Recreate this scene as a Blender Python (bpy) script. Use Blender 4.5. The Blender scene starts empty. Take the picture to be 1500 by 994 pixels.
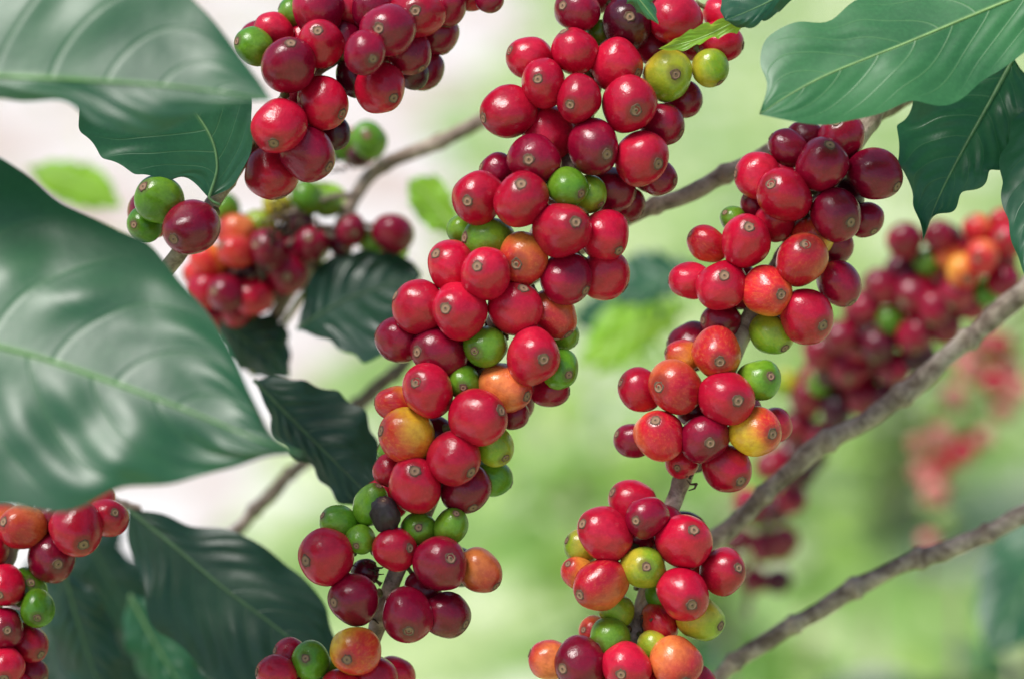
import bpy, math, random
from mathutils import Vector, Matrix, noise, Quaternion
random.seed(7)
S = bpy.context.scene
COL = S.collection
# ------------------------------------------------------------------ camera
LENS, SENS, D0 = 85.0, 36.0, 0.71
W, H = 1500.0, 994.0
cam = bpy.data.cameras.new('camera'); camo = bpy.data.objects.new('camera', cam); COL.objects.link(camo)
camo.location = (0, 0, 1.5); camo.rotation_euler = (math.radians(76), 0, 0)
cam.lens = LENS; cam.sensor_width = SENS; cam.clip_start = 0.01; cam.clip_end = 2000
cam.dof.use_dof = True; cam.dof.focus_distance = D0 - 0.004; cam.dof.aperture_fstop = 4.5
S.camera = camo
CR = camo.rotation_euler.to_matrix(); CL = Vector(camo.location)
PX = D0 * SENS / LENS / W            # metres for one photo pixel at the focus distance
def P(x, y, d):
    k = SENS / LENS / W * d
    return CL + CR @ Vector(((x - W / 2) * k, -(y - H / 2) * k, -d))
# ------------------------------------------------------------------ light
S.view_settings.view_transform = 'Standard'; S.view_settings.look = 'None'; S.view_settings.exposure = 0
wd = bpy.data.worlds.new('World'); S.world = wd; wd.use_nodes = True
nt = wd.node_tree; bg = nt.nodes['Background']
sky = nt.nodes.new('ShaderNodeTexSky'); sky.sky_type = 'NISHITA'; sky.sun_disc = False
SD = Vector((-0.42, -0.30, 1.0)).normalized()
sky.sun_elevation = math.asin(SD.z); sky.sun_rotation = math.atan2(SD.x, SD.y)
sky.dust_density = 1.5; sky.air_density = 1.0
nt.links.new(sky.outputs[0], bg.inputs[0]); bg.inputs[1].default_value = 0.13
sl = bpy.data.lights.new('sun', 'SUN'); sl.energy = 3.6; sl.angle = math.radians(24); sl.color = (1, .97, .92)
so = bpy.data.objects.new('sun', sl); COL.objects.link(so); so.rotation_euler = SD.to_track_quat('Z', 'Y').to_euler()
# ------------------------------------------------------------------ object helpers
def tag(o, label=None, cat=None, group=None, kind=None):
    if label: o['label'] = label
    if cat: o['category'] = cat
    if group: o['group'] = group
    if kind: o['kind'] = kind
    return o
def empty(name, loc, label, cat, group=None):
    o = bpy.data.objects.new(name, None); COL.objects.link(o); o.location = loc; o.empty_display_size = .01
    return tag(o, label, cat, group)
def parent_world(p):
    v = Vector((0, 0, 0))
    while p is not None: v += Vector(p.location); p = p.parent
    return v
def mesh_obj(name, vs, fs, m, parent=None, uv=None, smooth=True):
    me = bpy.data.meshes.new(name)
    off = parent_world(parent)
    me.from_pydata([tuple(Vector(v) - off) for v in vs], [], fs)
    if uv:
        l = me.uv_layers.new(name='UVMap')
        for lp in me.loops: l.data[lp.index].uv = uv[lp.vertex_index]
    me.materials.append(m)
    if smooth: me.polygons.foreach_set('use_smooth', [True] * len(me.polygons))
    o = bpy.data.objects.new(name, me); COL.objects.link(o); o.parent = parent
    return o
def spline(pts, n):
    """Catmull-Rom through pts (any dimension), n+1 samples spaced by chord length"""
    pts = [tuple(p) for p in pts]; k = len(pts[0])
    q = [tuple(2 * a - b for a, b in zip(pts[0], pts[1]))] + pts + [tuple(2 * a - b for a, b in zip(pts[-1], pts[-2]))]
    dense = []
    for i in range(1, len(q) - 2):
        for s in range(16):
            t = s / 16
            dense.append(tuple(.5 * (2 * q[i][j] + (q[i+1][j] - q[i-1][j]) * t + (2*q[i-1][j] - 5*q[i][j] + 4*q[i+1][j] - q[i+2][j]) * t*t + (3*q[i][j] - q[i-1][j] - 3*q[i+1][j] + q[i+2][j]) * t**3) for j in range(k)))
    dense.append(pts[-1])
    L = [0]
    for a, b in zip(dense, dense[1:]): L.append(L[-1] + math.dist(a, b))
    out = []; j = 0
    for i in range(n + 1):
        s = L[-1] * i / n
        while j < len(L) - 2 and L[j+1] < s: j += 1
        t = (s - L[j]) / max(1e-9, L[j+1] - L[j]); t = min(1, max(0, t))
        out.append(tuple(a + (b - a) * t for a, b in zip(dense[j], dense[j+1])))
    return out
def tube(path, rad, seg=12, rough=0.0, sd=0):
    vs = []; fs = []; n = len(path); up = Vector((.3, .5, .8)).normalized()
    for i, p in enumerate(path):
        t = (Vector(path[min(n-1, i+1)]) - Vector(path[max(0, i-1)])).normalized()
        a = (up - t * up.dot(t)).normalized(); b = t.cross(a); up = a
        r = rad(i / (n-1)) if callable(rad) else rad
        for k in range(seg):
            an = 2 * math.pi * k / seg
            rr = r * (1 + rough * noise.noise(Vector((math.cos(an) * 1.3 + sd, math.sin(an) * 1.3, i * .35))))
            vs.append(Vector(p) + (a * math.cos(an) + b * math.sin(an)) * rr)
    for i in range(n-1):
        for k in range(seg):
            fs.append((i*seg+k, i*seg+(k+1) % seg, (i+1)*seg+(k+1) % seg, (i+1)*seg+k))
    fs.append(tuple(range(seg-1, -1, -1))); fs.append(tuple((n-1)*seg+k for k in range(seg)))
    return vs, fs
# ------------------------------------------------------------------ materials
class NB:
    def __init__(s, name):
        s.m = bpy.data.materials.new(name); s.m.use_nodes = True; s.t = s.m.node_tree; s.N = s.t.nodes
        s.b = s.N['Principled BSDF']; s.out = s.N['Material Output']
    def link(s, a, b): s.t.links.new(a, b)
    def setv(s, sock, v):
        if isinstance(v, bpy.types.NodeSocket): s.link(v, sock)
        else: sock.default_value = v
    def math(s, op, a, b=0.0, c=None, clamp=False):
        n = s.N.new('ShaderNodeMath'); n.operation = op; n.use_clamp = clamp
        s.setv(n.inputs[0], a); s.setv(n.inputs[1], b)
        if c is not None: s.setv(n.inputs[2], c)
        return n.outputs[0]
    def mix(s, f, a, b, blend='MIX'):
        n = s.N.new('ShaderNodeMix'); n.data_type = 'RGBA'; n.blend_type = blend
        s.setv(n.inputs[0], f); s.setv(n.inputs[6], a if not isinstance(a, tuple) else a[:3] + (1,)); s.setv(n.inputs[7], b if not isinstance(b, tuple) else b[:3] + (1,))
        return n.outputs[2]
    def noise(s, vec, scale, detail=3, rough=.5, dist=0):
        n = s.N.new('ShaderNodeTexNoise'); n.inputs['Scale'].default_value = scale; n.inputs['Detail'].default_value = detail
        n.inputs['Roughness'].default_value = rough; n.inputs['Distortion'].default_value = dist
        if vec is not None: s.link(vec, n.inputs['Vector'])
        return n.outputs[0]
    def ramp(s, f, a, b):
        n = s.N.new('ShaderNodeMapRange'); n.interpolation_type = 'SMOOTHSTEP'; s.setv(n.inputs[0], f)
        n.inputs[1].default_value = a; n.inputs[2].default_value = b
        return n.outputs[0]
    def bump(s, h, strength, dist):
        n = s.N.new('ShaderNodeBump'); n.inputs['Strength'].default_value = strength; n.inputs['Distance'].default_value = dist
        s.link(h, n.inputs['Height']); return n.outputs[0]
def cherry_mat(name, a, b, bias=0.0, grad=.35, rough=.15, spot=.73, streak=.14):
    q = NB(name)
    tc = q.N.new('ShaderNodeTexCoord').outputs['Object']
    rnd = q.N.new('ShaderNodeObjectInfo').outputs['Random']
    cx = q.N.new('ShaderNodeCombineXYZ'); q.link(q.math('MULTIPLY', rnd, 37.0), cx.inputs[0]); q.link(q.math('MULTIPLY', rnd, 91.0), cx.inputs[1]); q.link(q.math('MULTIPLY', rnd, 13.0), cx.inputs[2])
    va = q.N.new('ShaderNodeVectorMath'); q.link(tc, va.inputs[0]); q.link(cx.outputs[0], va.inputs[1]); v = va.outputs[0]
    sx = q.N.new('ShaderNodeSeparateXYZ'); q.link(tc, sx.inputs[0])
    n1 = q.noise(v, .6, 2, .45)
    f = q.math('ADD', q.math('MULTIPLY', q.math('SUBTRACT', n1, .5), 2.2), q.math('MULTIPLY', q.math('ADD', sx.outputs[0], q.math('MULTIPLY', sx.outputs[2], -.8)), grad))
    f = q.ramp(q.math('ADD', f, bias), -.6, .8)
    c = q.mix(f, a, b)
    mot = q.ramp(q.noise(v, 2.4, 5, .62), .38, .66)
    c = q.mix(q.math('MULTIPLY', mot, .38), c, tuple(x * .55 for x in a))
    mp = q.N.new('ShaderNodeMapping'); mp.inputs['Scale'].default_value = (9, 9, 1.2); q.link(v, mp.inputs['Vector'])
    st = q.ramp(q.noise(mp.outputs[0], 1.0, 3, .6), .45, .75)
    c = q.mix(q.math('MULTIPLY', st, streak), c, tuple(min(1, x * 1.25 + .01) for x in b))
    sp = q.ramp(q.noise(v, 34, 2, .5), .64, .74)
    c = q.mix(q.math('MULTIPLY', sp, .24), c, tuple(min(1, x * 1.2 + .10) for x in b))
    bl = q.ramp(q.noise(v, 2.1, 8, .68), spot, spot + .05)
    c = q.mix(q.math('MULTIPLY', bl, .7), c, (.16, .08, .04))
    c = q.mix(q.math('MULTIPLY', q.ramp(sx.outputs[2], .91, .99), .45), c, (.10, .03, .02))
    h = q.N.new('ShaderNodeHueSaturation'); q.link(c, h.inputs['Color'])
    q.link(q.math('MULTIPLY_ADD', rnd, .45, .84), h.inputs['Value'])
    q.link(h.outputs[0], q.b.inputs['Base Color'])
    q.link(q.math('MULTIPLY_ADD', q.noise(v, 3.5, 6, .65), .26, rough - .06), q.b.inputs['Roughness'])
    q.b.inputs['Specular IOR Level'].default_value = .5
    hh = q.math('ADD', q.math('MULTIPLY', q.noise(v, 16, 4, .6), .35), q.math('MULTIPLY', q.noise(v, 2.2, 3, .6), 1.8))
    q.link(q.bump(hh, .14, .0012), q.b.inputs['Normal'])
    return q.m
CM = {
 'R': cherry_mat('ripe red skin', (.44, .003, .026), (.62, .014, .044), -.1),
 'D': cherry_mat('deep crimson skin', (.20, .002, .022), (.38, .004, .032), -.05),
 'P': cherry_mat('purple overripe skin', (.05, .002, .012), (.13, .004, .02), 0),
 'S': cherry_mat('red skin turning', (.52, .006, .026), (.78, .22, .055), .05, .7),
 'O': cherry_mat('orange skin', (.58, .02, .028), (.80, .34, .045), .1, .8),
 'Y': cherry_mat('yellow skin with red blush', (.62, .03, .025), (.76, .50, .03), .15, .9),
 'L': cherry_mat('lime yellow skin', (.20, .34, .02), (.58, .42, .035), .0, .5),
 'G': cherry_mat('unripe green skin', (.08, .23, .012), (.20, .36, .025), .0, .3),
 'K': cherry_mat('dried black skin', (.02, .012, .018), (.06, .035, .04), 0, .2, rough=.5),
 'F': cherry_mat('pale pinkish skin', (.50, .12, .12), (.62, .28, .20), 0, .3),
 'Q': cherry_mat('pale green skin', (.22, .34, .10), (.36, .44, .16), 0, .3),
}
CLAB = {'G': 'unripe green cherry', 'L': 'yellowish green cherry', 'Y': 'yellow cherry with a red blush', 'O': 'orange half ripe cherry', 'K': 'shrivelled blackish dried cherry', 'P': 'dark purple overripe cherry', 'Q': 'unripe pale green cherry'}
q = NB('navel scar'); tc = q.N.new('ShaderNodeTexCoord').outputs['Object']; sx = q.N.new('ShaderNodeSeparateXYZ'); q.link(tc, sx.inputs[0])
rr = q.math('SQRT', q.math('ADD', q.math('POWER', sx.outputs[0], 2.0), q.math('POWER', sx.outputs[1], 2.0)))
c = q.mix(q.ramp(rr, .145, .185), (.30, .17, .10), (.07, .025, .018)); c = q.mix(q.ramp(rr, .06, .03), c, (.03, .015, .01))
c = q.mix(q.math('MULTIPLY', q.noise(tc, 18, 3), .4), c, (.36, .23, .15)); q.link(c, q.b.inputs['Base Color']); q.b.inputs['Roughness'].default_value = .8
M_scar = q.m
def simple(name, a, b, scale, rough=.7, bstr=.4, bdist=.001, lo=.35, hi=.65):
    q = NB(name); tc = q.N.new('ShaderNodeTexCoord').outputs['Object']
    n = q.noise(tc, scale, 6, .65, .4); q.link(q.mix(q.ramp(n, lo, hi), a, b), q.b.inputs['Base Color'])
    q.b.inputs['Roughness'].default_value = rough; q.link(q.bump(n, bstr, bdist), q.b.inputs['Normal']); return q.m
M_stalk = simple('fruit stalk', (.10, .13, .03), (.20, .12, .05), 4, .6)
def bark(name, k):
    q = NB(name); tc = q.N.new('ShaderNodeTexCoord').outputs['Object']
    n1 = q.noise(tc, 130, 8, .7, .6); n2 = q.noise(tc, 700, 4, .6); n3 = q.noise(tc, 40, 4, .6)
    c = q.mix(q.ramp(n1, .36, .64), tuple(k * x for x in (.13, .088, .064)), tuple(k * x for x in (.40, .32, .25)))
    c = q.mix(q.math('MULTIPLY', q.ramp(n3, .50, .66), .6), c, tuple(k * x for x in (.52, .45, .37))); c = q.mix(q.math('MULTIPLY', q.ramp(n2, .60, .72), .6), c, (.06, .04, .03))
    q.link(c, q.b.inputs['Base Color']); q.b.inputs['Roughness'].default_value = .85
    q.link(q.bump(q.math('ADD', n1, q.math('MULTIPLY', n2, .4)), .9, .0012), q.b.inputs['Normal']); return q.m
M_bark = bark('coffee bark', 1.25); M_pale = bark('pale tan bark', 1.45); M_darkbark = bark('brown bark', .7)
M_green_twig = simple('green twig bark', (.20, .22, .05), (.34, .30, .10), 120, .6)
M_dry = simple('dried flower remains', (.03, .018, .012), (.10, .06, .035), 300, .9)
VS = .28
def leaf_mat(name, a, b, vein, nv, rough=.38, trans=.12, tcol=None, veinw=.05, lat_s=.4, spec=.5):
    q = NB(name); uv = q.N.new('ShaderNodeTexCoord').outputs['UV']; ob = q.N.new('ShaderNodeTexCoord').outputs['Object']
    s = q.N.new('ShaderNodeSeparateXYZ'); q.link(uv, s.inputs[0])
    u = q.math('ABSOLUTE', q.math('MULTIPLY_ADD', s.outputs[0], 2.0, -1.0)); v = s.outputs[1]
    side = q.math('MULTIPLY', q.math('GREATER_THAN', s.outputs[0], .5), .37)
    ph = q.math('ADD', q.math('MULTIPLY', q.math('SUBTRACT', v, q.math('MULTIPLY', q.math('POWER', u, 1.35), VS)), float(nv)), side)
    fr = q.math('ABSOLUTE', q.math('SUBTRACT', q.math('FRACT', ph), .5))
    lat = q.ramp(fr, .5 - veinw, .5)
    lat = q.math('MULTIPLY', lat, q.ramp(u, 1.0, .6))
    mid = q.ramp(u, .045, .0)
    fine = q.noise(ob, 900, 3, .6); big = q.noise(ob, 28, 3, .5)
    c = q.mix(q.ramp(big, .35, .68), a, b)
    c = q.mix(q.math('MULTIPLY', q.ramp(fine, .4, .7), .2), c, tuple(x * 1.5 for x in b))
    c = q.mix(q.math('MULTIPLY', lat, lat_s), c, vein); c = q.mix(mid, c, vein)
    bs = q.ramp(q.noise(ob, 75, 6, .7), .74, .79); c = q.mix(q.math('MULTIPLY', bs, .7), c, (.16, .12, .04))
    q.link(c, q.b.inputs['Base Color'])
    q.link(q.math('MULTIPLY_ADD', q.noise(ob, 40, 3, .5), .16, rough - .08), q.b.inputs['Roughness'])
    q.b.inputs['Specular IOR Level'].default_value = spec
    vo = q.N.new('ShaderNodeTexVoronoi'); vo.feature = 'SMOOTH_F1'; vo.inputs['Scale'].default_value = 420; q.link(ob, vo.inputs['Vector'])
    hgt = q.math('ADD', q.math('MULTIPLY', vo.outputs['Distance'], -.15), q.math('ADD', q.math('MULTIPLY', lat, -.6), q.math('MULTIPLY', big, 1.0)))
    q.link(q.bump(hgt, .25, .0008), q.b.inputs['Normal'])
    tr = q.N.new('ShaderNodeBsdfTranslucent'); tr.inputs[0].default_value = (tcol or tuple(min(1, x * 3) for x in b)) + (1,)
    mx = q.N.new('ShaderNodeMixShader'); mx.inputs[0].default_value = trans
    q.link(q.b.outputs[0], mx.inputs[1]); q.link(tr.outputs[0], mx.inputs[2]); q.link(mx.outputs[0], q.out.inputs[0])
    return q.m
ML = {
 'big': leaf_mat('glossy green leaf', (.012, .072, .030), (.028, .115, .045), (.08, .22, .06), 8, .40, .10, lat_s=.12, spec=.65, veinw=.08),
 'pale': leaf_mat('bright green leaf', (.024, .12, .042), (.050, .19, .065), (.20, .36, .14), 10, .42, lat_s=.3),
 'teal': leaf_mat('blue green leaf', (.010, .065, .032), (.022, .105, .045), (.08, .18, .07), 9, .38),
 'dark': leaf_mat('dark green leaf', (.006, .028, .018), (.014, .050, .028), (.03, .08, .04), 10, .38),
 'lime': leaf_mat('young lime leaf', (.12, .36, .02), (.26, .54, .04), (.35, .55, .15), 8, .4, .4),
}
M_rib = {k: simple(k + ' leaf midrib', a, tuple(x * 1.4 for x in a), 200, .5, .1) for k, a in
         {'big': (.10, .24, .05), 'pale': (.24, .38, .14), 'teal': (.10, .20, .08), 'dark': (.04, .09, .04), 'lime': (.35, .5, .15)}.items()}
# ------------------------------------------------------------------ leaves
def leaf(mid, ea, eb, d, kind, label=None, parent=None, nv=8, quilt=3.0, arch=14, wave=8, stalk=None, ribr=3.0, seed=0, tilt=0.0, jag=3.0, lump=6.0):
    """mid / ea / eb: midrib and the two margins, base to tip; optional third value: px further away; tilt leans the top edge away"""
    z3 = lambda l: [tuple(p) + ((0,) if len(p) == 2 else ()) for p in l]
    NV, NU = 96, 20
    m_, a_, b_ = (spline(z3(l), NV) for l in (mid, ea, eb))
    yc = sum(m[1] for m in m_) / len(m_)
    zt = lambda y: -(y - yc) * tilt
    loc = P(mid[0][0], mid[0][1], d)
    lf = bpy.data.objects.new('coffee_leaf', None) if parent is None else None
    if lf is not None:
        COL.objects.link(lf); lf.location = loc; tag(lf, label, 'leaf')
    vs = []; uv = []
    for j in range(NV + 1):
        v = j / NV
        for i in range(-NU, NU + 1):
            u = abs(i) / NU; e = a_[j] if i < 0 else b_[j]; m = m_[j]
            x, y, z = (m[k] + (e[k] - m[k]) * u for k in range(3))
            ph = (v - VS * u ** 1.35) * nv + (.37 if i > 0 else 0)
            w_ = math.sin(math.pi * ph) ** 2
            env = min(1, u * 2.5) * (1 - u ** 3 * .8) * math.sin(math.pi * min(1, v * 1.02)) ** .5 if v < .98 else 0
            z += zt(y)
            z += -quilt * w_ * env * max(.1, .8 + 1.6 * noise.noise(Vector((v * 5, i / NU * 2.2, seed))))
            z += lump * env * noise.noise(Vector((x / 110, y / 110, seed + 5.5))) * 1.6
            z += arch * u * u * math.sin(math.pi * v) ** .6
            z += wave * u ** 2 * math.sin(v * nv * 2.1 + seed + (2 if i > 0 else 0)) * (1 - v * .3)
            sv = math.sin(math.pi * v)
            x += u ** 3 * jag * math.sin(v * 37 + seed) * sv; y += u ** 3 * jag * math.sin(v * 41 + seed * 2) * sv
            vs.append(P(x, y, d + z * PX)); uv.append((.5 + i / NU / 2, v))
    R = 2 * NU + 1; fs = [(j*R+i, j*R+i+1, (j+1)*R+i+1, (j+1)*R+i) for j in range(NV) for i in range(2 * NU)]
    holder = lf if lf is not None else parent
    bl = mesh_obj('blade' if parent is None else 'leaf', vs, fs, ML[kind], holder, uv)
    if parent is not None and label: bl['label'] = label
    path = [P(m[0], m[1], d + (m[2] + zt(m[1]) - ribr * .25) * PX) for m in m_]
    if stalk: path = [P(*s, d + zt(s[1]) * PX) for s in stalk] + path
    vs2, fs2 = tube(path, lambda t: ribr * PX * (1.15 - t), 8)
    mesh_obj('midrib', vs2, fs2, M_rib[kind], lf if lf is not None else bl)
    return lf or bl
# ------------------------------------------------------------------ cherries
def cherry_mesh(seed, shrivel=0):
    vs = []; fs = []; NR, NS = 26, 36
    for i in range(NR + 1):
        th = math.pi * i / NR
        for k in range(NS):
            an = 2 * math.pi * k / NS
            x, y, z = math.sin(th) * math.cos(an) * 1.05, math.sin(th) * math.sin(an) * .95, math.cos(th) * 1.03
            z += -.05 * math.exp(-(th / .2) ** 2) + .10 * math.exp(-((math.pi - th) / .22) ** 2)
            n = noise.noise(Vector((x * .9 + seed * 7.3, y * .9, z * .9))) * .15 * math.sin(th)
            n += shrivel * abs(noise.noise(Vector((x * 4, y * 4, z * 1.2 + seed)))) * math.sin(th)
            vs.append((x * (1 + n), y * (1 + n), z * (1 + n * .5)))
            if i in (0, NR): break
    def idx(i, k):
        return 0 if i == 0 else (1 + (NR - 1) * NS if i == NR else 1 + (i - 1) * NS + k % NS)
    for i in range(NR):
        for k in range(NS):
            if i == 0: fs.append((0, idx(1, k), idx(1, k+1)))
            elif i == NR - 1: fs.append((idx(i, k), idx(NR, 0), idx(i, k+1)))
            else: fs.append((idx(i, k), idx(i+1, k), idx(i+1, k+1), idx(i, k+1)))
    return vs, fs
def lathe(prof, n=18, jag=0, seed=0):
    vs = []; fs = []
    for j, (r, z) in enumerate(prof):
        for k in range(n):
            an = 2 * math.pi * k / n; q_ = 1 + jag * noise.noise(Vector((math.cos(an) * 2, math.sin(an) * 2, seed + j * .3)))
            vs.append((r * q_ * math.cos(an), r * q_ * math.sin(an), z))
    for j in range(len(prof) - 1):
        for k in range(n): fs.append((j*n+k, j*n+(k+1) % n, (j+1)*n+(k+1) % n, (j+1)*n+k))
    return vs, fs
def raw(name, vs, fs, m):
    me = bpy.data.meshes.new(name); me.from_pydata(vs, [], fs); me.materials.append(m)
    me.polygons.foreach_set('use_smooth', [True] * len(me.polygons)); return me
shapes = [cherry_mesh(s) for s in range(6)]; shr = cherry_mesh(9, .35)
CMESH = {t: [raw('cherry', *(shr if t == 'K' else s), CM[t]) for s in (shapes if t != 'K' else shapes[:1])] for t in CM}
SC = [raw('scar', *lathe([(.225, .96), (.218, .99), (.195, 1.018), (.165, 1.012), (.145, .992), (.085, .988), (.06, 1.01), (.03, 1.018), (.001, 1.015)], 18, .28, s), M_scar) for s in range(3)]
ST = raw('stalk', *lathe([(.16, -.90), (.13, -1.0), (.12, -1.15), (.14, -1.3), (.19, -1.42), (.001, -1.45)]), M_stalk)
RN = random.Random(11)
def near_on(path, p):
    return min(path, key=lambda c: (c - p).length_squared)
def fruit_branch(name, label, d, stem, data, rstem, group=None, fills=10, sep=.85, stem_z=34, bark=None, lay=30, taper=.25, noderate=.12, grow=1.05, ftypes='DDDRP', frad=(26, 35)):
    st = [(p[0], p[1], (p[2] if len(p) > 2 else 0)) for p in stem]
    sp = spline(st, 110)
    root = empty(name, P(sp[0][0], sp[0][1], d), label, 'branch', group)
    path = [P(x, y, d + (stem_z + z) * PX) for x, y, z in sp]
    vs, fs = tube(path, lambda t: rstem * PX * (1 + taper * (.5 - t)) * (1 + .22 * max(0, math.sin(t * 2 * math.pi / noderate)) ** 8), 14, .14, RN.random() * 9)
    mesh_obj('stem', vs, fs, bark or M_bark, root)
    it = []
    for ln in data.strip().splitlines():
        for tok in ln.split(';'):
            w = tok.split()
            if not w: continue
            x, y, r = map(float, w[:3]); t = w[3]; l = float(w[4]) if len(w) > 4 else 0
            sc = tuple(map(float, w[5:7])) if len(w) > 6 else None
            el = float(w[7]) if len(w) > 7 else None
            zz = min(sp, key=lambda c: (c[0]-x)**2 + (c[1]-y)**2)[2]
            it.append([x, y, r * (grow if r < 40 else min(grow, 1.0)), t, -32 + l * lay + zz, sc, el])
    z0 = [i[4] for i in it]
    for _ in range(260):
        for a in range(len(it)):
            for b in range(a + 1, len(it)):
                A, B = it[a], it[b]; R = sep * (A[2] + B[2]); d2 = (A[0]-B[0])**2 + (A[1]-B[1])**2
                if d2 >= R * R: continue
                need = math.sqrt(R * R - d2); dz = B[4] - A[4]
                s = 1 if dz > 0 or (dz == 0 and z0[b] >= z0[a]) else -1
                if abs(dz) < need:
                    h = (need - abs(dz)) * .25 * s; A[4] -= h; B[4] += h
        for k, i in enumerate(it): i[4] += (z0[k] - i[4]) * .01
    n = 0; tries = 0
    while n < fills and tries < 4000:
        tries += 1
        o = RN.choice(it); s = min(sp, key=lambda c: (c[0]-o[0])**2 + (c[1]-o[1])**2)
        k = RN.uniform(.0, .9); x, y = o[0] + (s[0]-o[0]) * k + RN.uniform(-20, 20), o[1] + (s[1]-o[1]) * k + RN.uniform(-20, 20)
        r = RN.uniform(*frad); z = RN.uniform(15, 90) + s[2]
        if any((x-c[0])**2 + (y-c[1])**2 + (z-c[4])**2 < (.80 * (r + c[2]))**2 for c in it): continue
        if sum(1 for c in it if math.hypot(x-c[0], y-c[1]) < c[2] * 1.05) < 2: continue
        it.append([x, y, r, RN.choice(ftypes), z, None, None]); n += 1
    for x, y, r, t, z, sc, el in it:
        dd = d + z * PX; k = SENS / LENS / W * dd
        c = P(x, y, dd); R = r * k
        if sc:
            ox, oy = (sc[0] - x) / r, -(sc[1] - y) / r; h = math.hypot(ox, oy)
            if h > .93: ox, oy = ox * .93 / h, oy * .93 / h; h = .93
            ax = CR @ Vector((ox, oy, math.sqrt(1 - h * h)))
        else:
            ax = (c - near_on(path, c)).normalized() + Vector((RN.uniform(-.5, .5), RN.uniform(-.5, .3), RN.uniform(-.5, .3)))
        ax.normalize()
        o = bpy.data.objects.new('cherry', RN.choice(CMESH[t])); COL.objects.link(o); o.parent = root
        o.location = c - Vector(root.location); o.rotation_mode = 'QUATERNION'
        o.rotation_quaternion = ax.to_track_quat('Z', 'Y') @ Quaternion((0, 0, 1), RN.uniform(0, 6.28))
        e = el or RN.uniform(.96, 1.12); wdt = R * (1 - (e - 1) * .4)
        o.scale = (wdt, wdt, R * e)
        if t in CLAB: o['label'] = CLAB[t]
        s_ = bpy.data.objects.new('scar', RN.choice(SC)); COL.objects.link(s_); s_.parent = o
        k_ = bpy.data.objects.new('stalk', ST); COL.objects.link(k_); k_.parent = o
    return root, path, it
def dry_bits(root, path, spots, d):
    for (x, y, n) in spots:
        V = []; F = []
        for k in range(n):
            a = P(x + RN.uniform(-12, 12), y + RN.uniform(-12, 12), d + RN.uniform(-5, 20) * PX)
            dr = Vector((RN.uniform(-1, 1), RN.uniform(-.8, .2), RN.uniform(-1, 1))).normalized() * RN.uniform(8, 22) * PX
            b_ = Vector((RN.uniform(-1, 1), RN.uniform(-1, 1), RN.uniform(-1, 1))) * 5 * PX
            v, f = tube([a, a + dr * .5 + b_, a + dr], lambda t: PX * (2.2 - 1.4 * t), 6)
            o = len(V); V += v; F += [tuple(i + o for i in ff) for ff in f]
        mesh_obj('dried_flower_remains', V, F, M_dry, root)
GB = 'coffee branches bearing cherries'; GBB = 'blurred coffee branches behind the focused ones'
# ---- upper left branch
A, pa, ia = fruit_branch('coffee_branch', 'upper left coffee branch packed with dark red cherries behind the blurred leaf', D0,
 [(215, 425, 25), (262, 372, 0), (318, 288), (385, 190), (460, 105), (560, 50), (650, 5), (760, -60)], '''
372 68 27 G 1.5; 402 45 26 R 2; 422 95 40 D 0 428 68; 470 62 34 R 1; 466 15 36 D 1; 510 5 38 R 2
408 185 40 R 0 404 212; 473 150 37 R .5 ; 450 225 39 D .7 ; 398 252 38 R 1.4; 535 78 31 D 0 548 90; 568 45 39 D .8; 612 20 40 R 1
557 130 36 R .4 ; 518 112 28 P 2; 600 78 30 D 1.6; 640 48 32 D 1.8; 655 8 30 D 2; 690 -6 22 R 2; 716 -2 20 D 2; 605 108 22 P 2.4
490 195 22 P 3; 545 12 30 D 2; 430 18 22 G 2.5; 500 60 28 D 2.4; 440 135 30 D 2.4; 380 215 24 D 2.6; 585 0 30 D 2.2
280 333 42 D 0 261 350; 233 292 34 G .6 215 276; 213 328 26 G 1.4 200 330''', 11, GB, 12)
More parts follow.
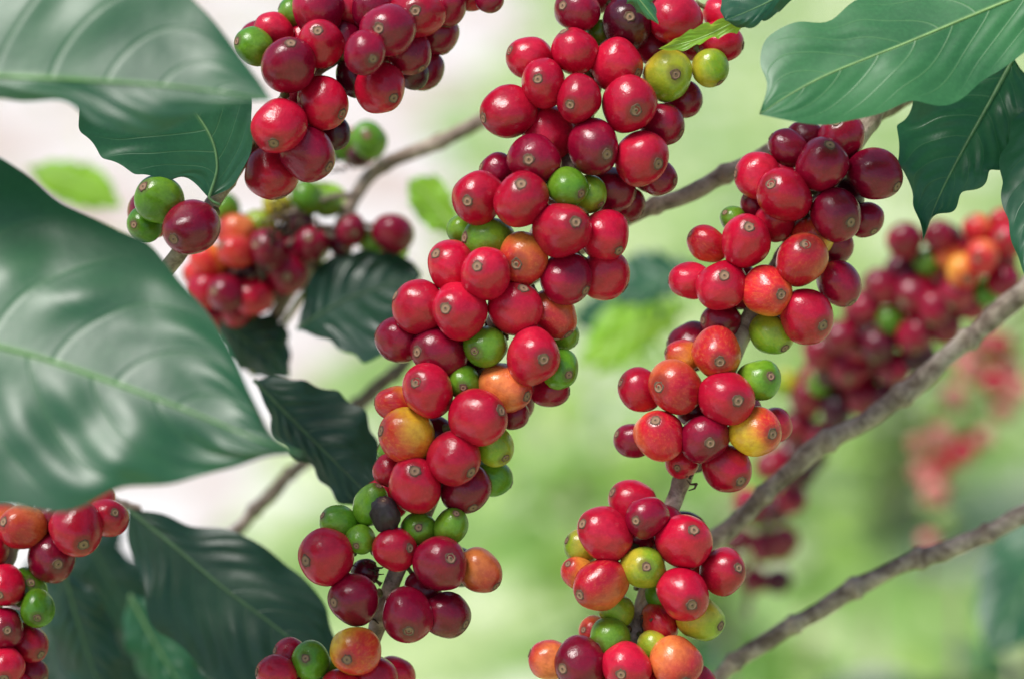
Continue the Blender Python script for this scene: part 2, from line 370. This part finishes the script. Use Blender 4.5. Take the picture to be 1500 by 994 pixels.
# ---- centre branch
C, pc, ic = fruit_branch('coffee_branch', 'long centre coffee branch covered in red cherries with a few green ones', D0,
 [(950, -70, 40), (915, 20, 25), (870, 120, 10), (840, 230), (795, 330), (745, 420), (708, 520), (684, 610), (645, 700), (603, 790), (572, 860), (545, 940), (505, 1060)], '''
845 15 32 D 1.5; 918 35 37 P .8 920 30; 990 28 38 R 1.2; 1055 62 30 R 1.8; 1012 62 28 R 2.2; 978 110 37 L .8 986 113; 1040 100 26 L 1.4; 1000 145 26 D 2.4; 1060 22 28 R 2.4; 950 5 30 D 2; 870 -10 30 R 2; 880 48 20 G 2; 955 70 26 D 2.4
842 75 34 R .6 822 42; 778 86 33 R 1.2; 796 122 35 R .4 788 120; 905 95 36 R 1; 848 145 33 R .0 834 156; 745 165 38 R .9; 920 152 42 R .2 ; 803 195 38 R 1; 970 182 31 D 1.3; 870 216 40 D 0 ; 940 232 40 R .2 963 243; 965 262 26 D 1.6; 783 233 37 D .2 774 236; 728 252 26 D 1.8
700 290 40 R .4 686 296; 764 291 39 R 0 763 272; 831 275 29 G .3 850 285; 863 284 26 L .9; 897 280 32 D 1.6; 917 300 26 D 2.4
825 337 44 R 0 840 328; 886 346 35 R .8; 716 353 36 G .8; 678 335 22 G 1.8; 767 379 37 O .2 ; 830 408 36 D .9; 886 402 36 R 1
662 388 36 R .8 ; 712 400 37 R .3 ; 672 454 42 R 0 654 452; 613 450 37 R .7 ; 755 452 37 R .3 766 424; 810 461 34 S 1.0; 583 498 33 D 1.4; 643 515 39 D .8
712 506 31 G .4 697 513; 782 521 41 R 0 796 525; 820 541 28 G .9 832 548; 826 490 22 G 2; 740 568 37 S .7; 680 561 24 G .8; 627 573 41 R .2 612 560; 580 590 27 O 1.5; 805 572 26 D 2
595 638 40 Y .3 560 630; 700 612 42 R 0 733 600; 752 606 22 D 2; 722 650 30 L .9; 665 671 38 R .2 690 690; 608 710 42 R .2 ; 682 716 35 D 1; 720 698 27 G 1.6; 572 688 24 R 1.8; 575 662 22 G 2.2; 640 640 30 D 2; 690 520 28 P 2.2
543 738 27 G 1 560 700 1.15; 497 766 26 G 1.3; 528 789 22 G .8 524 796; 565 753 22 K .3 563 735 1.25; 612 775 25 G .7; 660 770 26 G .7 668 752 1.12; 578 804 31 R .3 602 800
643 826 41 D 0 660 814; 703 835 32 S .9; 477 815 41 R .3 450 818; 517 876 36 D .3 ; 597 898 38 D .1 ; 655 900 33 D .9; 535 838 20 P 2; 620 862 26 D 2
520 952 36 Y .2; 455 966 28 G .5 450 960; 425 958 25 R 1; 405 986 28 R .8; 478 990 30 G .3; 545 992 35 R .4; 578 988 28 R .9; 500 1010 30 R .6; 440 1015 34 R .8''', 13, GB, 8, bark=M_pale)
dry_bits(C, pc, [(700, 470, 5), (545, 835, 9), (530, 905, 5), (770, 235, 3), (690, 590, 4)], D0)
# ---- right centre branch
Dn, pd, id_ = fruit_branch('coffee_branch', 'coffee branch right of centre, cherry clusters spaced along its pale bare stem', D0 + .004,
 [(1290, 150, 30), (1255, 205, 15), (1205, 290), (1140, 390), (1098, 465), (1055, 570), (1015, 665), (985, 740), (948, 860), (925, 950), (900, 1060)], '''
1232 200 34 D 1; 1205 241 40 D .2 1212 215; 1281 256 38 D .4; 1155 217 27 D 1.5; 1110 258 32 R 1.2; 1150 287 39 R .4; 1225 316 36 D .5; 1268 322 25 D 1.6; 1180 200 24 D 2
1093 351 40 R 0 1093 336; 1135 325 28 R 1; 1037 358 27 S 1.3; 1075 322 20 G 2; 1190 347 30 Y 1; 1173 381 38 S .1 1176 360; 1011 411 28 R 1.3; 1058 419 36 R .5 1058 404; 1229 416 32 D 1.2; 1125 428 36 O 0 1140 432
1181 463 40 R .1 1201 477; 1130 488 30 L 1.2; 1056 470 27 D 1.9; 1220 360 28 D 2; 1110 300 24 D 2.4; 1240 290 26 P 2.4
1050 518 37 O .3; 1000 521 24 O 1.4; 1112 557 31 G .5 1125 550; 938 571 31 R 1.1; 990 567 39 S .4; 1065 583 40 R 0 1078 585; 1107 632 37 Y .1 1128 634; 1136 622 25 R 1.5; 965 636 36 S .3; 1031 641 35 D .2; 927 645 26 D 1.4; 1066 686 35 R .9; 1000 676 24 R 1.8; 1020 600 26 D 2; 1090 600 26 R 2.2
926 735 34 R 1; 947 757 31 D .6; 886 781 40 R .2; 1002 793 39 R .1 1012 774; 852 800 24 L 1.4; 942 830 31 L 0 945 826; 846 838 24 O 1.4; 880 856 38 S .3; 1000 869 38 R 0 1010 880; 1060 836 33 R .5 1078 828
1026 905 33 L .9; 966 912 28 S 1.4; 902 892 26 L 1.3; 894 935 30 G .6; 930 790 24 D 2; 1035 830 22 R 2; 965 870 20 G 2
806 966 29 S 1; 850 971 37 D .3; 918 976 34 R .2; 990 970 37 S .3; 955 945 22 L 1; 870 925 22 O 1.6; 950 1005 36 R .6; 880 1015 32 S .8; 1020 1000 28 R 1.2''', 13, GB, 18, bark=M_pale)
dry_bits(Dn, pd, [(1140, 460, 4), (1010, 700, 4), (950, 900, 4)], D0 + .004)
# ---- lower left branch
I, pi_, ii = fruit_branch('coffee_branch', 'coffee branch in the lower left corner, its cherries under the large leaf', D0 + .014,
 [(70, 640, 20), (40, 730, 5), (12, 815), (-10, 900), (-30, 1050)], '''
33 772 34 S .4 12 762; 80 752 30 D 1.2; 112 776 41 R .2 128 795; 158 757 30 R .8 172 748; 140 732 28 R 1.4; 75 816 37 D .4; 4 760 26 S 1.4; 8 858 31 R .4 ; 40 862 31 G .7 50 850; 55 889 28 G .4 60 900; 6 920 31 D .2; 40 941 31 R .5 ; 8 976 31 R .2; 45 985 26 D 1; -20 800 34 R 1; -30 950 34 R 1; 20 1010 30 R .6; -30 880 30 R 1''', 12, GB, 4, grow=1.0, bark=M_pale)
# ---- blurred branch behind at left
B, pb, ib = fruit_branch('coffee_branch', 'blurred coffee branch behind at left with orange and dark red cherries between the leaves', D0 + .11,
 [(900, 100, 60), (800, 138, 30), (710, 175, 0), (640, 210), (560, 243), (522, 285), (490, 345), (440, 405), (400, 470), (368, 545)], '''
305 381 25 O .8; 346 342 28 S .6; 345 368 26 O .2; 393 367 30 D .2; 380 330 24 L 1; 420 401 29 D .3; 300 427 27 R .8; 331 430 26 D .2; 371 434 28 R .1; 315 462 20 D 1; 455 357 24 D .5; 515 337 22 D 1; 575 341 29 D .6; 450 290 24 G 1; 408 302 22 L 1.2; 540 205 26 G .6; 505 215 22 G 1.4; 345 400 26 P 1.2; 395 415 26 P 1.2; 480 300 20 G 1; 470 350 22 P 1.4; 330 305 20 G 1.4; 395 395 24 D 1.6; 440 325 20 P .8; 365 395 22 P .4; 430 370 22 D 1; 500 360 18 P 1; 545 355 18 G 1.2; 290 400 22 O 1.4; 345 455 22 D 1; 425 345 18 P 1; 525 228 16 P .8''', 12, GBB, 6)
v, f = tube([P(x, y, D0 + .11 + 20 * PX) for x, y in spline([(470, 385), (445, 430), (405, 490), (368, 548)], 24)], 6 * PX, 10, .15)
mesh_obj('side_twig', v, f, M_green_twig, B)
for tw in ([(522, 285), (480, 290), (430, 310), (380, 325)], [(490, 345), (450, 340), (420, 360), (380, 400)], [(500, 320), (540, 330), (575, 335)]):
    v, f = tube([P(x, y, D0 + .105) for x, y in spline(tw, 20)], lambda t: 5 * PX * (1.2 - t * .7), 8, .2); mesh_obj('side_twig', v, f, M_darkbark, B)
dry_bits(B, pb, [(430, 325, 22), (500, 240, 12), (400, 345, 16), (470, 330, 14), (380, 395, 10), (410, 300, 12)], D0 + .09)
# ---- blurred branch behind at right
erow = '''1325 352 29 D .5; 1375 345 26 D 1; 1340 430 36 D .3; 1440 376 28 S .3; 1410 398 28 O .4; 1432 335 24 S 1; 1470 325 22 S 1.2; 1475 352 28 R .8; 1290 420 30 D .6; 1262 452 30 D .5; 1302 470 22 G 1.2; 1360 385 24 G 1; 1232 492 30 D .5; 1340 490 30 D 1; 1245 540 32 D .4; 1202 512 30 D .9; 1185 580 30 D .5; 1470 412 26 D .8; 1400 430 28 D .8; 1285 505 30 P .6; 1370 452 30 D .6; 1310 540 28 D 1; 1265 580 30 D .9; 1225 600 28 P .6; 1165 625 28 D .7; 1200 560 22 G 1.6; 1150 560 22 L 1.6; 1130 680 26 D .5; 1170 690 26 P 1; 1095 735 26 D .7; 1135 745 26 P .8; 1120 800 24 D .5; 1080 790 24 P .9; 1150 790 24 D 1; 1105 850 22 D .8; 1140 850 22 P 1.2; 1465 382 26 R .9; 1445 430 22 G 1.4; 1390 375 24 S 1.2; 1345 520 28 P 1; 1385 480 26 D 1; 1220 545 28 P 1; 1260 510 26 D 1.2; 1200 640 26 D 1; 1420 445 26 D 1; 1320 395 26 P 1.2; 1300 580 24 P 1.2; 1160 730 24 D 1; 1070 830 20 D 1.2; 1180 650 26 P .8'''
E, pe, ie = fruit_branch('coffee_branch', 'blurred coffee branch behind at right crowded with crimson cherries near the hanging leaf', D0 + .17,
 [(1560, 300, -60), (1470, 360, -40), (1370, 420), (1270, 500, 80), (1200, 590, 200), (1140, 700, 400), (1110, 800, 600), (1095, 900, 750)], erow, 8, GBB, 26, bark=M_darkbark, grow=.93, ftypes='DDP', frad=(22, 28))
K, pk, ik = fruit_branch('coffee_branch', 'strongly blurred distant branch at right edge with small pinkish cherries', D0 + .50,
 [(1520, 440), (1440, 540), (1400, 640), (1375, 740), (1360, 860)], '''
1420 540 20 F .5; 1455 560 20 R .6; 1400 580 20 F .4; 1430 610 20 Q .8; 1380 640 20 F .5; 1410 660 20 R .6; 1395 700 18 Q .7; 1370 720 20 F .4; 1480 540 18 F .8; 1360 600 16 Q .9; 1385 760 18 Q .5; 1440 500 20 F .5; 1350 690 16 F 1; 1400 620 16 Q .2; 1425 575 14 Q .2; 1465 505 18 R .4; 1490 570 18 F .4; 1470 600 16 F .6; 1440 640 16 F .4; 1380 680 16 R .3; 1345 650 14 F .8; 1360 790 14 F .6; 1410 520 16 F 1; 1495 500 16 Q .8; 1355 740 14 Q .8''', 6, GBB, 0, bark=M_darkbark)
# ---- bare woody branches
def bare(label, d, pts, r, sd, noderate=.14, m=None):
    sp = spline([(p[0], p[1], p[2] if len(p) > 2 else 0) for p in pts], 120)
    path = [P(x + 1.6 * math.sin(i * .13 + sd) + 2 * math.sin(i * .41 + sd), y + 2.2 * math.sin(i * .17 + sd * 2), d + z * PX) for i, (x, y, z) in enumerate(sp)]
    root = empty('woody_branch', path[0], label, 'branch')
    v, f = tube(path, lambda t: r * PX * d / D0 * (1.1 - .2 * t) * (1 + .34 * max(0, math.sin(t * 2 * math.pi / noderate + sd)) ** 14 + .08 * math.sin(t * 31 + sd)), 16, .14, sd)
    mesh_obj('stem', v, f, m or M_bark, root)
    return root
bare('brown bare branch joining the right cherry cluster and passing behind the centre one', D0 + .04, [(1480, 40, 0), (1380, 110, 0), (1280, 165, 0), (1180, 200, 0), (1090, 240), (1000, 288), (910, 325), (820, 380), (760, 420)], 12.5, 1)
bare('grey bare branch slanting up to the right edge, upper of the two at right', D0 + .06, [(1600, 350), (1490, 435), (1380, 530), (1290, 600), (1200, 655), (1120, 725), (1050, 785), (985, 850), (930, 930)], 14.5, 2.3)
bare('grey bare branch in the lower right corner, lower of the two slanting ones', D0 + .07, [(1600, 720), (1500, 755), (1440, 782), (1330, 825), (1200, 890), (1100, 955), (1020, 1020), (960, 1080)], 13, 4.1)
bare('thin blurred brown branch behind the dark leaves left of the centre cherries', D0 + .14, [(640, 470), (585, 535), (520, 600), (440, 680), (350, 772), (290, 830)], 10, 5.2, m=M_darkbark)
# ------------------------------------------------------------------ leaves
leaf([(-250, 90), (-120, 105), (0, 112), (120, 118), (240, 126), (330, 136), (398, 147)],
     [(-250, 90), (-170, -60), (60, -150), (215, -75), (285, 0), (335, 60), (375, 112), (398, 147)],
     [(-250, 90), (-120, 150), (0, 147), (85, 150), (150, 182), (215, 198), (285, 172), (345, 152), (398, 147)], D0 - .088, 'big',
     'large blurred green leaf in the top left corner, pointing right at the dark cherries', nv=7, quilt=3, arch=10, wave=5, seed=1, ribr=3, tilt=.34, lump=8)
leaf([(-300, 440), (-150, 475), (0, 508), (80, 530), (180, 565), (280, 603), (375, 642), (445, 665)],
     [(-300, 440), (-190, 260), (-60, 215), (30, 250), (95, 300), (170, 335), (215, 355), (262, 410), (300, 452), (340, 518), (375, 590), (400, 638), (445, 665)],
     [(-300, 440), (-220, 620), (-80, 725), (20, 742), (85, 748), (140, 733), (190, 713), (260, 705), (330, 688), (390, 668), (445, 665)], D0 - .085, 'big',
     'huge glossy quilted leaf filling the left side in front of everything', nv=8, quilt=8, arch=22, wave=6, seed=4, ribr=3, tilt=.42, lump=14)
leaf([(1650, -60), (1500, -8), (1330, 62), (1220, 106), (1155, 140), (1112, 168)],
     [(1650, -60), (1560, -160), (1400, -90), (1300, -15), (1245, 5), (1212, 30), (1165, 35), (1122, 55), (1114, 92), (1124, 125), (1112, 168)],
     [(1650, -60), (1570, 30), (1505, 75), (1450, 112), (1395, 150), (1325, 152), (1250, 178), (1180, 181), (1112, 168)], D0 - .022, 'pale',
     'broad bright green leaf across the top right corner with a pale midrib', nv=10, quilt=2.5, arch=10, wave=6, seed=2, ribr=2.2, tilt=.4, lump=8)
leaf([(1565, 100), (1550, 200), (1530, 300), (1500, 402)], [(1565, 100), (1495, 165), (1468, 230), (1468, 285), (1482, 350), (1500, 402)],
     [(1565, 100), (1620, 200), (1600, 300), (1550, 370), (1500, 402)], D0 - .005, 'teal', 'green leaf cut off by the right edge of the view', nv=8, quilt=2, seed=5, tilt=.3)
leaf([(1485, 85), (1450, 150), (1408, 225), (1375, 290), (1352, 352)],
     [(1485, 85), (1430, 85), (1375, 100), (1335, 145), (1318, 195), (1312, 225), (1328, 258), (1338, 300), (1348, 325), (1352, 352)],
     [(1485, 85), (1512, 130), (1500, 190), (1478, 235), (1445, 262), (1425, 275), (1395, 305), (1365, 322), (1352, 352)], D0 + .008, 'teal', 'dark bluish green leaf hanging at the top of the right stem', Dn, nv=10, quilt=4, arch=-12, wave=14, seed=3, stalk=[(1440, 60), (1465, 70)], tilt=.25, jag=6)
leaf([(306, 290), (318, 240), (300, 185), (240, 120), (135, 70)], [(306, 290), (275, 262), (232, 262), (172, 242), (128, 205), (114, 155), (135, 70)],
     [(306, 290), (345, 268), (366, 220), (369, 165), (345, 100), (250, 50), (135, 70)], D0 - .006, 'teal', 'dark rounded leaf on the upper left branch', A, nv=7, quilt=2.5, arch=-10, wave=5, seed=6, stalk=[(322, 300), (312, 296)], ribr=2)
leaf([(372, 556), (430, 615), (490, 675), (530, 715), (562, 750)], [(372, 556), (412, 552), (472, 566), (522, 592), (548, 635), (556, 690), (562, 750)],
     [(372, 556), (392, 600), (402, 640), (432, 668), (462, 690), (492, 730), (524, 742), (562, 750)], D0 + .045, 'dark', 'very dark leaf pointing down right', B, nv=9, quilt=4, arch=12, seed=7, tilt=.25)
leaf([(435, 482), (500, 442), (560, 420), (618, 402)], [(435, 482), (455, 405), (492, 374), (560, 368), (600, 380), (618, 402)],
     [(435, 482), (482, 500), (532, 528), (568, 512), (592, 452), (618, 402)], D0 + .10, 'dark', 'dark shiny leaf under the blurred cherries', B, nv=7, quilt=6, arch=-25, seed=8, tilt=1.0, wave=14, lump=12)
leaf([(318, 462), (350, 490), (390, 520), (424, 552)], [(318, 462), (360, 455), (410, 470), (424, 505), (424, 552)], [(318, 462), (322, 500), (345, 535), (385, 552), (424, 552)], D0 + .11, 'dark', None, B, nv=7, quilt=4, seed=9)
for k, pp in enumerate([((455, 265), (520, 310), 18), ((480, 375), (420, 410), 12), ((560, 400), (600, 362), 14)]):
    (bx, by), (tx, ty), w_ = pp; L_ = math.hypot(tx - bx, ty - by); nx, ny = -(ty - by) / L_ * w_, (tx - bx) / L_ * w_
    leaf([(bx, by), ((bx + tx) / 2, (by + ty) / 2), (tx, ty)], [(bx, by), ((bx + tx) / 2 + nx, (by + ty) / 2 + ny), (tx, ty)], [(bx, by), ((bx + tx) / 2 - nx, (by + ty) / 2 - ny), (tx, ty)], D0 + .12, 'lime', 'small bright lime leaf', B, seed=50 + k, jag=1, ribr=1.5)
T = bare('thin twig behind the huge left leaf, carrying the dark leaves at lower left', D0 + .07, [(-150, 640), (20, 690), (185, 738), (205, 743)], 6, 3.3, m=M_darkbark)
leaf([(188, 745), (250, 795), (330, 862), (420, 930), (560, 1050)], [(188, 745), (235, 752), (292, 772), (345, 776), (392, 806), (440, 842), (475, 885), (492, 935), (525, 1000), (560, 1050)],
     [(188, 745), (188, 800), (212, 852), (216, 905), (262, 945), (330, 1005), (430, 1060), (560, 1050)], D0 + .06, 'dark', 'large dark dull leaf', T, nv=10, quilt=4, arch=14, seed=10, tilt=.3)
for k, (bx, by, tx, ty, wd_, dd, kd) in enumerate([(95, 838, 165, 1060, 45, .10, 'dark'), (190, 870, 300, 1060, 45, .12, 'teal'), (60, 800, 90, 1050, 60, .16, 'dark'), (130, 790, 240, 980, 48, .18, 'dark'), (160, 730, 110, 900, 36, .2, 'dark'), (230, 940, 400, 1060, 50, .16, 'dark'), (100, 900, 230, 1080, 70, .2, 'dark')]):
    L_ = math.hypot(tx - bx, ty - by); nx, ny = -(ty - by) / L_ * wd_, (tx - bx) / L_ * wd_
    pt_ = lambda t, s: (bx + (tx - bx) * t + nx * s, by + (ty - by) * t + ny * s)
    leaf([pt_(0, 0), pt_(.35, .08), pt_(.7, .05), pt_(1, 0)], [pt_(0, 0), pt_(.2, .8), pt_(.5, 1), pt_(.8, .6), pt_(1, 0)], [pt_(0, 0), pt_(.2, -.8), pt_(.5, -1), pt_(.8, -.6), pt_(1, 0)], D0 + dd, kd, None, T, nv=8, quilt=4, seed=30 + k, tilt=.2 * (k % 3))
leaf([(1120, 5), (1070, 35), (1020, 58), (965, 72)], [(1120, 5), (1085, 44), (1040, 58), (1000, 74), (965, 72)], [(1120, 5), (1065, 27), (1020, 40), (985, 60), (965, 72)], D0 - .012, 'lime', 'thin young green leaf over the top cherries', C, nv=8, quilt=1, arch=-6, wave=4, seed=13, ribr=1.2, lump=2)
leaf([(1190, -40), (1140, -5), (1100, 15), (1062, 30)], [(1190, -40), (1150, 10), (1120, 30), (1090, 42), (1062, 30)], [(1190, -40), (1110, -40), (1065, -15), (1055, 10), (1062, 30)], D0 - .014, 'teal', 'folded grey green leaf at the top', C, nv=7, quilt=1.5, seed=14, ribr=1.5, tilt=.6)
leaf([(900, -60), (930, -10), (945, 10), (965, 36)], [(900, -60), (945, -30), (958, 5), (965, 36)], [(900, -60), (905, -20), (930, 15), (965, 36)], D0 - .015, 'pale', None, C, nv=7, quilt=1.5, seed=15, ribr=1.5)
leaf([(675, 345), (645, 310), (620, 280), (598, 262)], [(675, 345), (665, 295), (640, 258), (598, 262)], [(675, 345), (630, 335), (600, 300), (598, 262)], D0 + .16, 'lime', 'small bright lime leaf, blurred, left of the centre cherries', seed=16)
leaf([(40, 245), (90, 262), (130, 275), (180, 305)], [(40, 245), (90, 235), (150, 250), (180, 305)], [(40, 245), (70, 285), (120, 305), (180, 305)], D0 + .25, 'lime', 'blurred lime leaf between the two big leaves at upper left', seed=17)
leaf([(1020, 385), (975, 410), (930, 435), (890, 440)], [(1020, 385), (960, 375), (910, 395), (890, 440)], [(1020, 385), (1000, 430), (950, 455), (890, 440)], D0 + .26, 'teal', 'blurred blue green leaf between the centre and right cherries, upper of the pair', seed=18, quilt=8, tilt=.9, jag=12)
leaf([(1010, 450), (950, 470), (900, 500), (845, 530)], [(1010, 450), (940, 440), (880, 465), (845, 530)], [(1010, 450), (975, 500), (910, 540), (845, 530)], D0 + .28, 'lime', 'blurred leaf between the centre and right cherries, lower of the pair', seed=19, quilt=10, jag=14, tilt=.6)
leaf([(940, 440), (900, 455), (870, 450), (835, 470)], [(940, 440), (900, 425), (860, 430), (835, 470)], [(940, 440), (910, 480), (870, 485), (835, 470)], D0 + .30, 'teal', 'small blurred leaf touching the centre cherries on their right', seed=21, quilt=8, jag=8, tilt=.9)
leaf([(1600, 740), (1540, 800), (1490, 880), (1450, 960)], [(1600, 740), (1500, 760), (1440, 820), (1430, 900), (1450, 960)], [(1600, 740), (1590, 830), (1540, 920), (1450, 960)], D0 + .35, 'big', 'blurred bluish sheened leaf at the bottom of the right edge', seed=20, quilt=6, tilt=.8)
# ------------------------------------------------------------------ ground, path, cover, shrubs
q = NB('grassy ground'); ob = q.N.new('ShaderNodeTexCoord').outputs['Object']
c = q.mix(q.ramp(q.noise(ob, 1.9, 5, .6), .42, .60), (.22, .38, .09), (.60, .70, .34)); c = q.mix(q.ramp(q.noise(ob, 2.6, 4, .6), .53, .63), c, (.84, .84, .68))
q.link(c, q.b.inputs['Base Color']); q.b.inputs['Roughness'].default_value = .95; q.link(q.bump(q.noise(ob, 40, 5), .6, .02), q.b.inputs['Normal'])
G_ = mesh_obj('ground', [(-400, -400, 0), (400, -400, 0), (400, 400, 0), (-400, 400, 0)], [(0, 1, 2, 3)], q.m, None, smooth=False); tag(G_, kind='structure')
q = NB('pale dirt'); ob = q.N.new('ShaderNodeTexCoord').outputs['Object']
c = q.mix(q.ramp(q.noise(ob, 1.8, 6, .6), .40, .58), (.58, .44, .36), (.86, .83, .78)); q.link(c, q.b.inputs['Base Color']); q.b.inputs['Roughness'].default_value = .95
q.link(q.bump(q.noise(ob, 50, 5), .6, .02), q.b.inputs['Normal'])
pv = []
for i in range(61):
    y = -2 + i * .7; xr = -.72 + .055 * y + .15 * math.sin(y * 1.1) + .08 * math.sin(y * 3.1); pv += [(xr - 3.2 + .2 * math.sin(y * .8), y, .004), (xr, y, .004)]
pt = mesh_obj('path', pv, [(2*i, 2*i+1, 2*i+3, 2*i+2) for i in range(60)], q.m, None, smooth=False); tag(pt, kind='structure')
def foliage_mat(name, a, b, tr=.2):
    q = NB(name); r = q.N.new('ShaderNodeNewGeometry').outputs['Random Per Island']
    c = q.mix(r, a, b); q.link(c, q.b.inputs['Base Color']); q.b.inputs['Roughness'].default_value = .3
    t = q.N.new('ShaderNodeBsdfTranslucent'); q.link(c, t.inputs[0]); mx = q.N.new('ShaderNodeMixShader'); mx.inputs[0].default_value = tr
    q.link(q.b.outputs[0], mx.inputs[1]); q.link(t.outputs[0], mx.inputs[2]); q.link(mx.outputs[0], q.out.inputs[0]); return q.m
MF1 = foliage_mat('shrub foliage', (.012, .05, .018), (.06, .18, .04)); MF2 = foliage_mat('light foliage', (.20, .42, .05), (.50, .68, .18), .35)
def put_leaf(V, F, p, dr, l, w):
    dr = dr.normalized(); s = dr.cross(Vector((0, 0, 1)) + Vector((RN.uniform(-.6, .6), RN.uniform(-.6, .6), 0))).normalized(); n = s.cross(dr); o = len(V)
    for j in range(6):
        t = j / 5; ww = w * math.sin(math.pi * (t * .94 + .03)) ** .8; c = p + dr * l * t - Vector((0, 0, 1)) * l * .35 * t * t
        V += [c - s * ww + n * ww * .25, c, c + s * ww + n * ww * .25]
    for j in range(5):
        a = o + 3 * j; F += [(a, a+1, a+4, a+3), (a+1, a+2, a+5, a+4)]
def shrub(name, x, y, h, r, n, m, label, ll=.11):
    root = empty(name, (x, y, 0), label, 'shrub', 'shrubs growing behind the branches'); V = []; F = []; SV = []; SF = []
    for k in range(7):
        a = k * .9 + RN.uniform(-.3, .3); tip = Vector((x + math.cos(a) * r * .7, y + math.sin(a) * r * .7, h * RN.uniform(.80, .98)))
        pts = spline([(x, y, 0), (x + math.cos(a) * r * .25, y + math.sin(a) * r * .25, h * .45), tuple(tip)], 14)
        v, f = tube([Vector(p_) for p_ in pts], lambda t: .012 * (1.1 - t), 7); o = len(SV); SV += v; SF += [tuple(i + o for i in ff) for ff in f]
        for _ in range(n // 7):
            t = RN.uniform(.25, 1) ; b_ = Vector(pts[int(t * 14)])
            off = Vector((RN.gauss(0, 1), RN.gauss(0, 1), RN.gauss(0, .8))).normalized()
            put_leaf(V, F, b_ + off * RN.uniform(0, r * .35), Vector((off.x, off.y, RN.uniform(-.3, .5))), ll * RN.uniform(.6, 1.2), ll * .22)
    mesh_obj('stem', SV, SF, M_bark, root); mesh_obj('foliage', V, F, m, root)
def at(px, py, d): p = P(px, py, d); return p.x, p.y, p.z
x, y, z = at(1120, 900, 1.7); shrub('shrub', x, y, z, .08, 200, MF1, 'dark blurred leafy shrub below the crimson cherries at lower right', ll=.08)
x, y, z = at(1520, 590, 1.4); shrub('shrub', x, y, z, .06, 300, MF1, 'dark blurred shrub at the right edge behind the pinkish cherries', ll=.08)
x, y, z = at(1330, 860, 1.9); shrub('shrub', x, y, z, .12, 180, MF2, 'bright green blurred shrub along the bottom right edge')
x, y, z = at(60, 760, 1.5); shrub('shrub', x, y, z, .12, 420, MF1, 'blurred shrub in the lower left corner behind the dark leaves')
x, y, z = at(980, 480, 3.2); shrub('shrub', x, y, z, .3, 240, MF2, 'pale green blurred shrub in the gap between the centre and right cherries')
x, y, z = at(1330, 260, 4.5); shrub('shrub', x, y, z, .5, 300, MF2, 'far pale green shrub behind the top right leaves')
V = []; F = []
for _ in range(3200):
    yy = RN.uniform(2.5, 16); xx = RN.uniform(-.65 + .05 * yy, 2 + yy * .35) if RN.random() < .9 else RN.uniform(-4, -1)
    put_leaf(V, F, Vector((xx, yy, 0)), Vector((RN.uniform(-1, 1), RN.uniform(-1, 1), 1.3)), RN.uniform(.06, .16), RN.uniform(.008, .025))
gc = mesh_obj('ground_cover', V, F, foliage_mat('weeds', (.26, .44, .08), (.68, .76, .36), .3)); tag(gc, 'low pale green weeds covering the ground', 'weeds', kind='stuff')
